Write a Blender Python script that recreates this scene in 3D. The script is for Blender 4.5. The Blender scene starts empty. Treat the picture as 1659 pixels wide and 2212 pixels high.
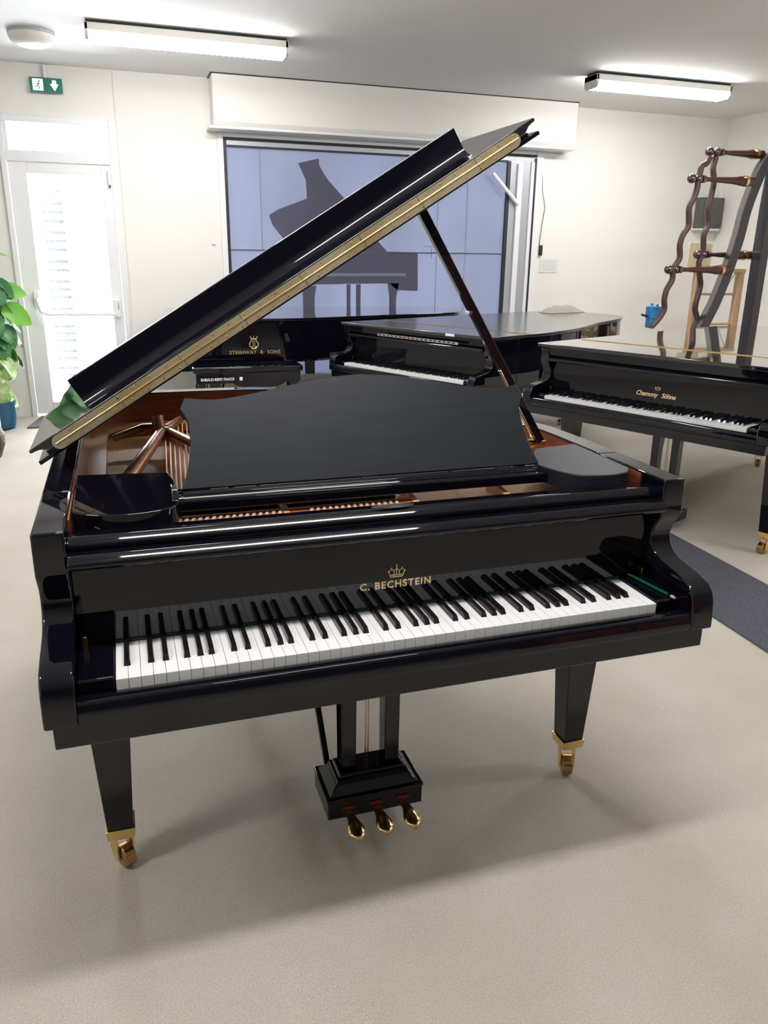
import bpy, bmesh, math, random
from mathutils import Vector, Matrix
random.seed(7)
PI = math.pi
SC = bpy.context.scene
COL = SC.collection

# ------------------------------------------------------------------ materials
def mat(name, col, rough=0.5, metal=0.0, coat=0.0, spec=0.5, noise=None, bump=None, emit=None, coat_rough=0.03):
    m = bpy.data.materials.new(name); m.use_nodes = True
    nt = m.node_tree; b = nt.nodes['Principled BSDF']
    b.inputs['Base Color'].default_value = (*col, 1)
    b.inputs['Roughness'].default_value = rough
    b.inputs['Metallic'].default_value = metal
    b.inputs['Coat Weight'].default_value = coat
    b.inputs['Coat Roughness'].default_value = coat_rough
    b.inputs['Specular IOR Level'].default_value = spec
    if emit:
        b.inputs['Emission Color'].default_value = (*emit[0], 1)
        b.inputs['Emission Strength'].default_value = emit[1]
    tc = nt.nodes.new('ShaderNodeTexCoord')
    if noise:
        sc, c2, lo, hi, stretch = noise
        mp = nt.nodes.new('ShaderNodeMapping'); mp.inputs['Scale'].default_value = stretch
        nz = nt.nodes.new('ShaderNodeTexNoise'); nz.inputs['Scale'].default_value = sc; nz.inputs['Detail'].default_value = 6
        rp = nt.nodes.new('ShaderNodeValToRGB')
        rp.color_ramp.elements[0].position = lo; rp.color_ramp.elements[1].position = hi
        rp.color_ramp.elements[0].color = (*col, 1); rp.color_ramp.elements[1].color = (*c2, 1)
        nt.links.new(tc.outputs['Object'], mp.inputs['Vector']); nt.links.new(mp.outputs[0], nz.inputs['Vector'])
        nt.links.new(nz.outputs['Fac'], rp.inputs['Fac']); nt.links.new(rp.outputs[0], b.inputs['Base Color'])
    if bump:
        nz = nt.nodes.new('ShaderNodeTexNoise'); nz.inputs['Scale'].default_value = bump[0]; nz.inputs['Detail'].default_value = 4
        bp = nt.nodes.new('ShaderNodeBump'); bp.inputs['Strength'].default_value = bump[1]; bp.inputs['Distance'].default_value = bump[2]
        nt.links.new(tc.outputs['Object'], nz.inputs['Vector'])
        nt.links.new(nz.outputs['Fac'], bp.inputs['Height']); nt.links.new(bp.outputs[0], b.inputs['Normal'])
    return m

BLACK = mat('black polyester lacquer', (.003, .003, .007), .03, spec=.5)
SATIN = mat('satin black', (.006, .009, .016), .48, spec=.3, noise=(9, (.010, .014, .022), .35, .7, (1, 8, 8)))
GLOSSTOP = mat('closed lid gloss black', (.006, .006, .008), .07, coat=1.0)
LIDBLACK = mat('lid black', (.003, .003, .007), .05, spec=.5)
TOPSATIN = mat('closed lid satin black', (.02, .02, .024), .22, spec=.7, coat=.6, coat_rough=.2)
WHITE = mat('ivory white plastic', (.86, .86, .87), .22, spec=.5)
EBONY = mat('black key plastic', (.012, .008, .01), .16)
BRASS = mat('polished brass', (.86, .62, .25), .16, metal=1)
HINGE = mat('aged brass', (.95, .86, .60), .42, metal=1, noise=(7, (.80, .66, .38), .42, .62, (1, 1, 1)))
DKBRASS = mat('tarnished brass', (.42, .27, .12), .25, metal=1)
GOLD = mat('gold inlay', (.95, .75, .42), .3, metal=.7, emit=None)
MAHOG = mat('mahogany veneer', (.23, .065, .03), .3, coat=.2, noise=(14, (.14, .035, .018), .35, .65, (.6, .6, 9)))
COPPER = mat('bronzed iron plate', (.42, .19, .09), .3, metal=.55, noise=(6, (.33, .14, .06), .4, .6, (1, 1, 1)))
FLAPM = mat('lacquered flap underside', (.012, .012, .014), .09, coat=1.0, spec=.8)
SHANK = mat('pale felt and wood', (.50, .36, .28), .7)
BRONZE = mat('bronze painted iron', (.42, .22, .09), .5, metal=.15)
REDBR = mat('red brown action wood', (.42, .13, .06), .45, noise=(14, (.30, .09, .04), .35, .65, (1, 8, 8)))
SOUND = mat('spruce soundboard', (.72, .42, .15), .5, noise=(20, (.62, .33, .11), .35, .65, (8, .6, 1)))
STRING = mat('copper wound string', (.75, .42, .25), .3, metal=1)
STEEL = mat('steel wire', (.6, .6, .6), .25, metal=1)
FELTR = mat('red felt', (.16, .012, .012), .9)
FELTG = mat('dark green felt', (.02, .05, .045), .9)
DARK = mat('dark interior wood', (.03, .014, .01), .6)
SILV = mat('nickel', (.75, .73, .7), .18, metal=1)
WALL = mat('white painted wall', (.80, .785, .755), .75, bump=(60, .05, .002), noise=(1.3, (.77, .755, .725), .3, .7, (1, 1, 1)))
WALLD = mat('dark grey panelling', (.085, .085, .095), .6, noise=(3, (.06, .06, .07), .35, .65, (6, 6, .6)))
CEIL = mat('white ceiling paint', (.74, .73, .72), .85, bump=(220, .15, .003))
CARPET = mat('beige carpet', (.61, .565, .50), .95, spec=.1, bump=(360, .8, .006), noise=(2.2, (.55, .505, .435), .35, .7, (1, 1, 1)))
def speckle(m, scale, lo, hi):
    nt = m.node_tree; b = nt.nodes['Principled BSDF']; src = b.inputs['Base Color'].links[0].from_socket
    tc = nt.nodes.new('ShaderNodeTexCoord'); nz = nt.nodes.new('ShaderNodeTexNoise'); nz.inputs['Scale'].default_value = scale; nz.inputs['Detail'].default_value = 2
    mr = nt.nodes.new('ShaderNodeMapRange'); mr.inputs[1].default_value = .35; mr.inputs[2].default_value = .65; mr.inputs[3].default_value = lo; mr.inputs[4].default_value = hi
    mx = nt.nodes.new('ShaderNodeMix'); mx.data_type = 'RGBA'; mx.blend_type = 'MULTIPLY'; mx.inputs['Factor'].default_value = 1
    nt.links.new(tc.outputs['Object'], nz.inputs['Vector']); nt.links.new(nz.outputs['Fac'], mr.inputs[0])
    nt.links.new(src, mx.inputs[6]); nt.links.new(mr.outputs[0], mx.inputs[7]); nt.links.new(mx.outputs[2], b.inputs['Base Color'])
speckle(CARPET, 210, .88, 1.05)
RUG = mat('blue grey carpet runner', (.075, .08, .10), .95, spec=.1, bump=(500, .6, .004), noise=(180, (.11, .115, .135), .4, .6, (1, 1, 1)))
MATM = mat('dark door mat', (.10, .09, .10), .95, bump=(300, .5, .004))
PVC = mat('white window plastic', (.78, .79, .81), .35)
GREYMET = mat('grey aluminium', (.42, .44, .48), .4, metal=.3)
GASKET = mat('black rubber gasket', (.015, .017, .025), .5)
LAMPG = mat('lamp housing', (.70, .69, .66), .4)
def emis(name, col, s):
    m = bpy.data.materials.new(name); m.use_nodes = True; nt = m.node_tree; nt.nodes.clear()
    e = nt.nodes.new('ShaderNodeEmission'); e.inputs[0].default_value = (*col, 1); e.inputs[1].default_value = s
    o = nt.nodes.new('ShaderNodeOutputMaterial'); nt.links.new(e.outputs[0], o.inputs[0]); return m
TUBE = emis('lit prismatic diffuser', (1, .975, .945), 20)
EXITW = emis('lit exit pictogram', (.85, 1, .93), .9)
EXITG = mat('exit sign green', (.005, .10, .06), .3, emit=((.01, .22, .14), .10))
def glassmat(name, tint=(1, 1, 1), refl=1.0):
    m = bpy.data.materials.new(name); m.use_nodes = True; nt = m.node_tree; nt.nodes.clear()
    t = nt.nodes.new('ShaderNodeBsdfTransparent'); t.inputs[0].default_value = (*tint, 1)
    g = nt.nodes.new('ShaderNodeBsdfGlossy'); g.inputs['Roughness'].default_value = .02
    f = nt.nodes.new('ShaderNodeFresnel'); f.inputs[0].default_value = 1.45
    mx = nt.nodes.new('ShaderNodeMixShader'); o = nt.nodes.new('ShaderNodeOutputMaterial')
    nt.links.new(f.outputs[0], mx.inputs[0]); nt.links.new(t.outputs[0], mx.inputs[1]); nt.links.new(g.outputs[0], mx.inputs[2]); nt.links.new(mx.outputs[0], o.inputs[0])
    return m
GLASS = glassmat('window glass', (.96, .98, 1))
def blindmat(name, col, trans):
    m = bpy.data.materials.new(name); m.use_nodes = True; nt = m.node_tree; nt.nodes.clear()
    d = nt.nodes.new('ShaderNodeBsdfDiffuse'); d.inputs[0].default_value = (*col, 1)
    t = nt.nodes.new('ShaderNodeBsdfTranslucent'); t.inputs[0].default_value = (*trans, 1)
    tc = nt.nodes.new('ShaderNodeTexCoord'); nz = nt.nodes.new('ShaderNodeTexNoise'); nz.inputs['Scale'].default_value = 1.6
    mp = nt.nodes.new('ShaderNodeMapping'); mp.inputs['Scale'].default_value = (1.4, 1, .25)
    rp = nt.nodes.new('ShaderNodeValToRGB')
    rp.color_ramp.elements[0].position = .35; rp.color_ramp.elements[1].position = .68
    rp.color_ramp.elements[0].color = (*[c * .86 for c in trans], 1); rp.color_ramp.elements[1].color = (*trans, 1)
    nt.links.new(tc.outputs['Object'], mp.inputs[0]); nt.links.new(mp.outputs[0], nz.inputs['Vector']); nt.links.new(nz.outputs['Fac'], rp.inputs[0]); nt.links.new(rp.outputs[0], t.inputs[0])
    a = nt.nodes.new('ShaderNodeAddShader'); o = nt.nodes.new('ShaderNodeOutputMaterial')
    nt.links.new(d.outputs[0], a.inputs[0]); nt.links.new(t.outputs[0], a.inputs[1]); nt.links.new(a.outputs[0], o.inputs[0]); return m
BLIND = blindmat('blue grey screen fabric', (.15, .16, .20), (.112, .116, .138))
PRINT = blindmat('printed silhouette', (.10, .10, .14), (.064, .067, .088))
PRINTL = blindmat('printed silhouette pale', (.2, .22, .28), (.105, .108, .132))
LEAFD = mat('dark green leaf', (.035, .16, .05), .35, noise=(3, (.07, .24, .08), .35, .65, (1, 1, 1)))
LEAFL = mat('light green leaf', (.14, .42, .04), .4, noise=(3, (.22, .50, .07), .35, .65, (1, 1, 1)))
LEAFV = mat('variegated leaf', (.22, .42, .12), .4, noise=(9, (.55, .68, .35), .4, .6, (1, 1, 1)))
MOSS = mat('coir pole', (.28, .15, .05), .95, bump=(80, 1, .01))
POTB = mat('blue glazed pot', (.01, .09, .19), .3)
IRONB = mat('brown patinated rod', (.10, .062, .058), .42, metal=.3)
BALL = mat('polished dark ball', (.20, .15, .16), .12, metal=.9)
REDWOOD = mat('dark red turned wood', (.065, .012, .011), .25, coat=.5)
FRAMEB = mat('dark stained frame', (.035, .03, .034), .3, coat=.3)
PINE = mat('pine wood', (.55, .38, .22), .5, noise=(6, (.45, .28, .15), .35, .65, (1, 1, .3)))
PAPERY = mat('yellowed card', (.66, .56, .38), .7, noise=(14, (.5, .36, .14), .55, .75, (1, 1, 1)))
BLUEP = mat('blue painted metal', (.04, .27, .62), .4)
GREYBOX = mat('grey metal box', (.10, .105, .10), .5)
PAPER = mat('white paper', (.72, .72, .72), .7)
INK = mat('grey print', (.5, .5, .5), .7)
WICK = mat('dark brown wicker', (.07, .03, .025), .6, bump=(60, 1, .02))
CLOTH = mat('grey cloth', (.35, .32, .29), .95, bump=(30, .6, .02))
GREENP = mat('green pencil paint', (.0, .10, .045), .3)
PINK = mat('pink eraser', (.7, .4, .33), .7)
BLACKPL = mat('black plastic', (.02, .02, .02), .5)
STICK = mat('white sticker lettering', (.8, .8, .8), .6)
OUTW = mat('white outdoor shutter', (.085, .087, .09), .7)

# ------------------------------------------------------------------ mesh helpers
class MB:
    def __init__(s): s.v = []; s.f = []
    def add(s, vs, fs):
        n = len(s.v); s.v += [tuple(v) for v in vs]; s.f += [tuple(i + n for i in f) for f in fs]; return s
    def box(s, x0, x1, y0, y1, z0, z1):
        return s.add([(x0,y0,z0),(x1,y0,z0),(x1,y1,z0),(x0,y1,z0),(x0,y0,z1),(x1,y0,z1),(x1,y1,z1),(x0,y1,z1)],
                     [(0,3,2,1),(4,5,6,7),(0,1,5,4),(1,2,6,5),(2,3,7,6),(3,0,4,7)])
    def frustum(s, r0, z0, r1, z1):   # r = (x0,x1,y0,y1)
        a, b = r0, r1
        return s.add([(a[0],a[2],z0),(a[1],a[2],z0),(a[1],a[3],z0),(a[0],a[3],z0),(b[0],b[2],z1),(b[1],b[2],z1),(b[1],b[3],z1),(b[0],b[3],z1)],
                     [(0,3,2,1),(4,5,6,7),(0,1,5,4),(1,2,6,5),(2,3,7,6),(3,0,4,7)])
    def prism(s, poly, axis, a, b):   # poly in the two other axes, in order
        n = len(poly)
        def P(p, t):
            return (t, p[0], p[1]) if axis == 0 else ((p[0], t, p[1]) if axis == 1 else (p[0], p[1], t))
        vs = [P(p, a) for p in poly] + [P(p, b) for p in poly]
        fs = [tuple(range(n)), tuple(range(2*n-1, n-1, -1))] + [(i, i+n, (i+1) % n + n, (i+1) % n) for i in range(n)]
        return s.add(vs, fs)
    def tube(s, pts, r, n=12, caps=True):
        pts = [Vector(p) for p in pts]; rs = r if isinstance(r, (list, tuple)) else [r]*len(pts)
        vs = []; prev = None
        for i, p in enumerate(pts):
            t = (pts[min(i+1, len(pts)-1)] - pts[max(i-1, 0)]).normalized()
            if prev is None:
                u = t.orthogonal().normalized()
            else:
                u = (prev - t*prev.dot(t)).normalized()
            prev = u; w = t.cross(u)
            for k in range(n):
                a = 2*PI*k/n; vs.append(p + (u*math.cos(a) + w*math.sin(a))*rs[i])
        fs = []
        for i in range(len(pts)-1):
            for k in range(n):
                fs.append((i*n+k, i*n+(k+1) % n, (i+1)*n+(k+1) % n, (i+1)*n+k))
        if caps: fs += [tuple(range(n-1, -1, -1)), tuple((len(pts)-1)*n + k for k in range(n))]
        return s.add(vs, fs)
    def lathe(s, prof, c=(0, 0, 0), n=32, axis=2):
        vs = []; fs = []
        for (r, z) in prof:
            for k in range(n):
                a = 2*PI*k/n; x, y = r*math.cos(a), r*math.sin(a)
                p = (x, y, z) if axis == 2 else ((z, x, y) if axis == 0 else (x, z, y))
                vs.append((p[0]+c[0], p[1]+c[1], p[2]+c[2]))
        m = len(prof)
        for i in range(m-1):
            for k in range(n): fs.append((i*n+k, i*n+(k+1) % n, (i+1)*n+(k+1) % n, (i+1)*n+k))
        fs += [tuple(range(n-1, -1, -1)), tuple((m-1)*n + k for k in range(n))]
        return s.add(vs, fs)
    def ball(s, c, r, n=16, m=10, sq=(1, 1, 1)):
        vs = [(c[0], c[1], c[2]-r*sq[2])]
        for i in range(1, m):
            t = -PI/2 + PI*i/m
            for k in range(n):
                a = 2*PI*k/n; vs.append((c[0]+r*sq[0]*math.cos(t)*math.cos(a), c[1]+r*sq[1]*math.cos(t)*math.sin(a), c[2]+r*sq[2]*math.sin(t)))
        vs.append((c[0], c[1], c[2]+r*sq[2])); fs = [(0, 1+(k+1) % n, 1+k) for k in range(n)]
        for i in range(m-2):
            for k in range(n): fs.append((1+i*n+k, 1+i*n+(k+1) % n, 1+(i+1)*n+(k+1) % n, 1+(i+1)*n+k))
        b = 1+(m-2)*n; fs += [(b+k, b+(k+1) % n, len(vs)-1) for k in range(n)]
        return s.add(vs, fs)
    def mesh(s, name, m, smooth=None):
        me = bpy.data.meshes.new(name); me.from_pydata(s.v, [], s.f); me.update()
        bm = bmesh.new(); bm.from_mesh(me); bmesh.ops.recalc_face_normals(bm, faces=bm.faces)
        if smooth is not None:
            for f in bm.faces: f.smooth = True
            for e in bm.edges:
                if len(e.link_faces) == 2 and e.calc_face_angle(0) > smooth: e.smooth = False
        bm.to_mesh(me); bm.free(); me.materials.append(m); return me
    def obj(s, name, m, parent=None, bev=0, smooth=None, seg=2):
        if bev and smooth is None: smooth = math.radians(40)
        return link(name, s.mesh(name, m, smooth), parent, bev, seg)
def link(name, me, parent=None, bev=0, seg=2):
    o = bpy.data.objects.new(name, me); COL.objects.link(o)
    if parent: o.parent = parent
    if bev:
        md = o.modifiers.new('Bevel', 'BEVEL'); md.width = bev; md.segments = seg; md.limit_method = 'ANGLE'; md.angle_limit = math.radians(35)
        md.harden_normals = False
    return o
SM = math.radians(40)
def tag(o, label=None, cat=None, group=None, kind=None):
    if label: o['label'] = label
    if cat: o['category'] = cat
    if group: o['group'] = group
    if kind: o['kind'] = kind
    return o
def thing(name, label, cat, loc=(0, 0, 0), rz=0, group=None):
    o = bpy.data.objects.new(name, None); COL.objects.link(o); o.location = loc; o.rotation_euler = (0, 0, rz)
    o.empty_display_size = .1
    return tag(o, label, cat, group)
def struct(name, mb, m, label=None, parent=None, bev=0, cat=None):
    o = mb.obj(name, m, parent, bev)
    if parent is None: tag(o, label, cat, kind='structure')
    return o
def catmull(P, n=10):
    out = []
    for i in range(len(P)-1):
        p0 = P[max(i-1, 0)]; p1 = P[i]; p2 = P[i+1]; p3 = P[min(i+2, len(P)-1)]
        for k in range(n):
            t = k/n
            out.append(tuple(.5*((2*b)+(-a+c)*t+(2*a-5*b+4*c-d)*t*t+(-a+3*b-3*c+d)*t**3) for a, b, c, d in zip(p0, p1, p2, p3)))
    out.append(tuple(P[-1])); return out
def offset(path, d):
    out = []
    for i, p in enumerate(path):
        a = Vector(path[max(i-1, 0)]); b = Vector(path[min(i+1, len(path)-1)]); t = (b-a).normalized()
        out.append((p[0]-t.y*d, p[1]+t.x*d))
    return out
def text(body, size, m, name='lettering', parent=None, mtx=None, bold=.0, space=1.0, depth=.0006):
    c = bpy.data.curves.new(name, 'FONT'); c.body = body; c.size = size; c.align_x = 'CENTER'; c.extrude = depth; c.offset = bold; c.space_character = space
    c.resolution_u = 3
    t = bpy.data.objects.new(name, c); COL.objects.link(t); bpy.context.view_layer.update()
    me = bpy.data.meshes.new_from_object(t.evaluated_get(bpy.context.evaluated_depsgraph_get()))
    bpy.data.objects.remove(t); me.materials.clear(); me.materials.append(m)
    if mtx is not None: me.transform(mtx)
    return link(name, me, parent)
def front(x, y, z, sx=1.0, ry=0):     # text plane facing -y
    return Matrix.Translation((x, y, z)) @ Matrix.Rotation(PI/2, 4, 'X') @ Matrix.Diagonal((sx, 1, 1, 1))
def flat(poly, y0, y1, name, m, parent=None, bev=0): return MB().prism(poly, 1, y0, y1).obj(name, m, parent, bev)
def bars(segs, y0, y1, w):            # strokes in xz plane
    mb = MB()
    for (a, b) in segs:
        d = Vector((b[0]-a[0], b[1]-a[1])); n = Vector((-d.y, d.x)).normalized()*w/2
        mb.prism([(a[0]-n.x, a[1]-n.y), (b[0]-n.x, b[1]-n.y), (b[0]+n.x, b[1]+n.y), (a[0]+n.x, a[1]+n.y)], 1, y0, y1)
    return mb

# ------------------------------------------------------------------ grand piano
XI, XO = .681, .742
ARM = [(.113, .998), (.110, .912), (.118, .897), (.135, .872), (.141, .850), (.137, .828), (.120, .808), (.095, .797), (.055, .790), (.012, .783),
       (-.020, .774), (-.036, .757), (-.043, .735), (-.046, .70), (-.046, .680), (-.046, .668), (.3995, .668), (.3995, .998)]
def outline(L, W=XO):
    k = (L-.70)/(1.78-.70)
    g = lambda y: .70+(y-.70)*k
    bent = catmull([(W, .40), (W, .66), (.728, .80), (.672, g(.93)), (.56, g(1.10)), (.44, g(1.27)), (.345, g(1.45)), (.25, g(1.60)), (.12, g(1.715)), (-.06, g(1.77)), (-.22, g(1.78)), (-.42, g(1.78))], 8)
    tail = catmull([(-.42, g(1.78)), (-.56, g(1.765)), (-.67, g(1.70)), (-.73, g(1.60)), (-W, g(1.46)), (-W, g(1.2))], 6)
    return bent + tail[1:] + [(-W, .8), (-W, .40)]
BLACKS = [1, 4, 6, 9, 11]
def key_meshes():
    w = MB().box(-.01125, .01125, 0, .155, -.022, 0)
    wm = w.mesh('white_key', WHITE)
    b = MB().frustum((-.0070, .0070, .047, .155), -.004, (-.0050, .0050, .057, .155), .0115)
    bm_ = b.mesh('black_key', EBONY, None)
    return wm, bm_
WK, BK = key_meshes()
def roll(y, z):      # softened upper front edge of a rail
    P = [(y, z)]
    for t0, t1, ln in ((90, 47, .006), (47, 35, .014), (35, 0, .006)):
        for k in range(6):
            t = math.radians(t0+(t1-t0)*(k+.5)/6); y += math.cos(t)*ln/6; z += math.sin(t)*ln/6; P.append((y, z))
    return P
def piano(name, label, loc=(0, 0, 0), rz=0, L=1.78, W=XO, keys=True, open_lid=False, topmat=None):
    r = thing(name, label, 'piano', loc, rz)
    if r.get('group') is None: pass
    out = outline(L); inn = offset(out, .060)
    # rim
    mb = MB(); n = len(out)
    vs = []
    z0, z1 = .668, .998
    for (p, q) in zip(out, inn): vs += [(p[0], p[1], z0), (p[0], p[1], z1), (q[0], q[1], z1), (q[0], q[1], z0)]
    fs = []
    for i in range(n-1):
        for k in range(4): fs.append((i*4+k, i*4+(k+1) % 4, (i+1)*4+(k+1) % 4, (i+1)*4+k))
    fs += [(0, 1, 2, 3), tuple((n-1)*4+k for k in (3, 2, 1, 0))]
    mb.add(vs, fs).obj('rim', BLACK, r, .003)
    for sgn in (-1, 1):
        a, b = (XI, XO) if sgn > 0 else (-XO, -XI)
        MB().prism(ARM, 0, a, b).obj('arm', BLACK, r, .005, seg=3)
        # toe block beneath the arm, a little inset
        a2, b2 = (XI-.01, XO-.014) if sgn > 0 else (-XO+.014, -XI+.01)
        # cheek block beside the keys
        a3, b3 = (.613, XI) if sgn > 0 else (-XI, -.613)
        MB().prism([(0.001, .700), (.001, .737), (.160, .737), (.160, .700)], 0, a3, b3).obj('cheek_block', BLACK, r, .003)
        hx = sgn*.665
        mbh = MB().box(hx-.008, hx+.002, .128, .150, .737, .765); mbh.obj('fallboard_bracket', DKBRASS, r, .001)
    MB().box(-XO+.014, XO-.014, -.034, .60, .618, .668).obj('keybed', BLACK, r, .003)
    # key slip
    MB().prism([(-.006, .668), (-.006, .709), (-.009, .7125), (-.016, .7145), (-.030, .7145), (-.037, .712), (-.0405, .707), (-.0465, .678), (-.045, .674), (-.041, .673), (-.040, .668)], 0, -XI, XI).obj('keyslip', BLACK, r, .001)
    MB().prism([(.0, .668), (.0, .700), (.2, .700), (.2, .668)], 0, -XI, XI).obj('key_frame', DARK, r)
    # fallboard and nameboard rails
    MB().prism([(.157, .737), (.157, .914), (.150, .918), (.104, .919), (.097, .922), (.094, .927)] + roll(.094, .931) + [(.176, .9455), (.176, .737)], 0, -XI, XI).obj('fallboard', BLACK, r, .0015, seg=2)
    MB().prism([(.142, .9455), (.139, .949)] + roll(.139, .955) + [(.198, .970), (.204, .966), (.204, .9455)], 0, -XI, XI).obj('nameboard_rail', BLACK, r, .0015)
    MB().box(-.611, .611, .1545, .157, .731, .737).obj('felt_strip', FELTG, r)
    # belly
    poly = [(p[0]*.985, p[1]-.01) for p in out]
    MB().prism(poly, 2, .70, .73).obj('bottom_board', DARK, r)
    if keys:
        wn = 0
        for i in range(88):
            pc = i % 12     # 0 = A
            if pc in BLACKS:
                o = bpy.data.objects.new('black_key', BK); off = {1: -.0012, 4: -.0024, 6: .0024, 9: -.0028, 11: 0.0}[pc]
                o.location = (-.611 + wn*.0235 + off, 0, .730)
            else:
                o = bpy.data.objects.new('white_key', WK); o.location = (-.611 + wn*.0235 + .01175, 0, .730); wn += 1
            COL.objects.link(o); o.parent = r
    # legs
    tx = -.22 if L > 2 else -.28
    ty = L-.45
    for (x, y) in ((-.652, .365), (.648, .365), (tx, ty)):
        topz = .618 if y < .5 else .70
        lg = MB().frustum((x-.031, x+.031, y-.031, y+.031), .118, (x-.056, x+.056, y-.050, y+.050), topz).obj('leg', BLACK, r, .002)
        if y > .5: MB().box(x-.08, x+.08, y-.08, y+.08, .62, .70).obj('leg_block', BLACK, lg, .004)
        MB().frustum((x-.033, x+.033, y-.033, y+.033), .098, (x-.036, x+.036, y-.036, y+.036), .126).obj('ferrule', BRASS, lg, .001)
        a = .5 if x < 0 else -.35
        fk = MB()
        fk.lathe([(.018, .084), (.026, .090), (.026, .098)], (x, y, 0), 16)
        for t in (-1, 1):
            fk.prism([(-.018, .022), (.004, .018), (.020, .05), (.018, .088), (-.012, .088)], 0, t*.021-.003, t*.021+.003)
        # move fork plates to x,y with rotation
        vs = fk.v; k0 = 16*3
        nv = []
        for i, v in enumerate(vs):
            if i < k0: nv.append(v)
            else:
                vx, vy = v[0], v[1]; nv.append((x+vx*math.cos(a)-vy*math.sin(a), y+vx*math.sin(a)+vy*math.cos(a), v[2]))
        fk.v = nv; fk.obj('caster_fork', BRASS, lg, .001)
        wh = MB().lathe([(.024, -.016), (.031, -.013), (.031, .013), (.024, .016)], (0, 0, 0), 24, axis=0)
        wh.v = [(x+vx*math.cos(a)-(vy-.012)*math.sin(a), y+vx*math.sin(a)+(vy-.012)*math.cos(a), vz+.0315) for vx, vy, vz in wh.v]
        wh.obj('caster_wheel', DKBRASS, lg, .001)
    # pedal lyre
    cx = .012
    ly = MB()
    ly.box(cx-.135, cx+.135, .298, .455, .050, .106)
    ly.frustum((cx-.138, cx+.138, .295, .458), .106, (cx-.138, cx+.138, .295, .458), .114)
    ly.frustum((cx-.128, cx+.128, .305, .448), .114, (cx-.104, cx+.104, .325, .428), .140)
    ly.frustum((cx-.106, cx+.106, .322, .431), .140, (cx-.100, cx+.100, .328, .425), .152)
    ly.frustum((cx-.096, cx+.096, .332, .421), .152, (cx-.090, cx+.090, .338, .415), .162)
    lo = ly.obj('pedal_lyre', BLACK, r, .0025)
    for px in (cx-.062, cx+.062):
        MB().frustum((px-.0205, px+.0205, .352, .402), .160, (px-.023, px+.023, .350, .404), .62).obj('lyre_post', BLACK, lo, .002)
    for dx in (-.005, .0025): MB().tube([(cx+dx-.0, .385, .16), (cx+dx, .385, .63)], .0022, 8).obj('pedal_rod', BRASS, lo, smooth=SM)
    MB().tube([(cx-.10, .44, .11), (cx-.145, .62, .66)], .011, 4).obj('lyre_brace', BLACK, lo)
    for (px, ang) in ((cx-.078, 0), (cx, .0), (cx+.078, .0)):
        pd = MB(); N = 14
        prof = [(.02, .0125, .0), (-.02, .0125, 0), (-.05, .0130, .002), (-.072, .0175, .003), (-.092, .0235, .002), (-.108, .0225, .0), (-.119, .016, -.002), (-.126, .007, -.005), (-.128, .002, -.006)]
        vs = []
        for (dy, hw, dz) in prof:
            for (u, w) in ((-1, -.3), (-.85, .6), (-.3, 1), (.3, 1), (.85, .6), (1, -.3), (.6, -1), (-.6, -1)):
                vs.append((px+u*hw, .315+dy, .070+dz+w*.0065))
        m = 8; fs = []
        for i in range(len(prof)-1):
            for k in range(m): fs.append((i*m+k, i*m+(k+1) % m, (i+1)*m+(k+1) % m, (i+1)*m+k))
        fs += [tuple(range(m)), tuple((len(prof)-1)*m+k for k in range(m-1, -1, -1))]
        pd.add(vs, fs).obj('pedal', BRASS, lo, smooth=math.radians(70))
        MB().box(px-.018, px+.018, .2935, .2985, .078, .086).obj('pedal_felt', FELTR, lo)
    if not open_lid:
        o2 = offset([(XO, .095)] + out + [(-XO, .095)], -.012)
        o2[0] = (XO+.012, .095); o2[-1] = (-XO-.012, .095)
        tm = topmat or TOPSATIN
        back = [(o2[0][0], .50)] + [p for p in o2 if p[1] > .5] + [(o2[-1][0], .50)]
        MB().prism(back, 2, 1.001, 1.023).obj('lid', tm, r, .004)
        MB().box(-XO-.012, XO+.012, .085, .497, 1.001, 1.023).obj('lid_flap', tm, r, .004)
        MB().box(-XO+.03, XO-.03, .485, .512, 1.0232, 1.0265).obj('lid_hinge', BRASS, r)
        MB().box(-XI, XI, .115, .135, .955, 1.0).obj('lid_apron', BLACK, r, .002)
        hb = MB().box(-.34, .42, .124, .129, .930, .942)
        hb.obj('fallboard_trim', BLACK, r)
    return r, out, inn

# ================================================================== main piano (open)
R0, OUT, INN = piano('grand_piano', 'black grand piano in the foreground with raised lid and matte music desk', open_lid=True)
# mahogany lining inside the rim
lin_o = offset(OUT, .0605); lin_i = offset(OUT, .064)
mb = MB(); n = len(OUT); vs = []
for p, q in zip(lin_o, lin_i): vs += [(p[0], p[1], .80), (p[0], p[1], .992), (q[0], q[1], .992), (q[0], q[1], .80)]
fs = []
for i in range(n-1):
    for k in range(4): fs.append((i*4+k, i*4+(k+1) % 4, (i+1)*4+(k+1) % 4, (i+1)*4+k))
mb.add(vs, fs).obj('rim_lining', MAHOG, R0, smooth=SM)
for x0, x1 in ((-.6805, -.677), (.677, .6805)):
    MB().box(x0, x1, .205, .42, .80, .992).obj('rim_lining', MAHOG, R0)
inner = offset(OUT, .062)
MB().prism([p for p in inner if p[1] > .55] + [(-.678, .55), (.678, .55)], 2, .835, .845).obj('soundboard', SOUND, R0)
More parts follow.
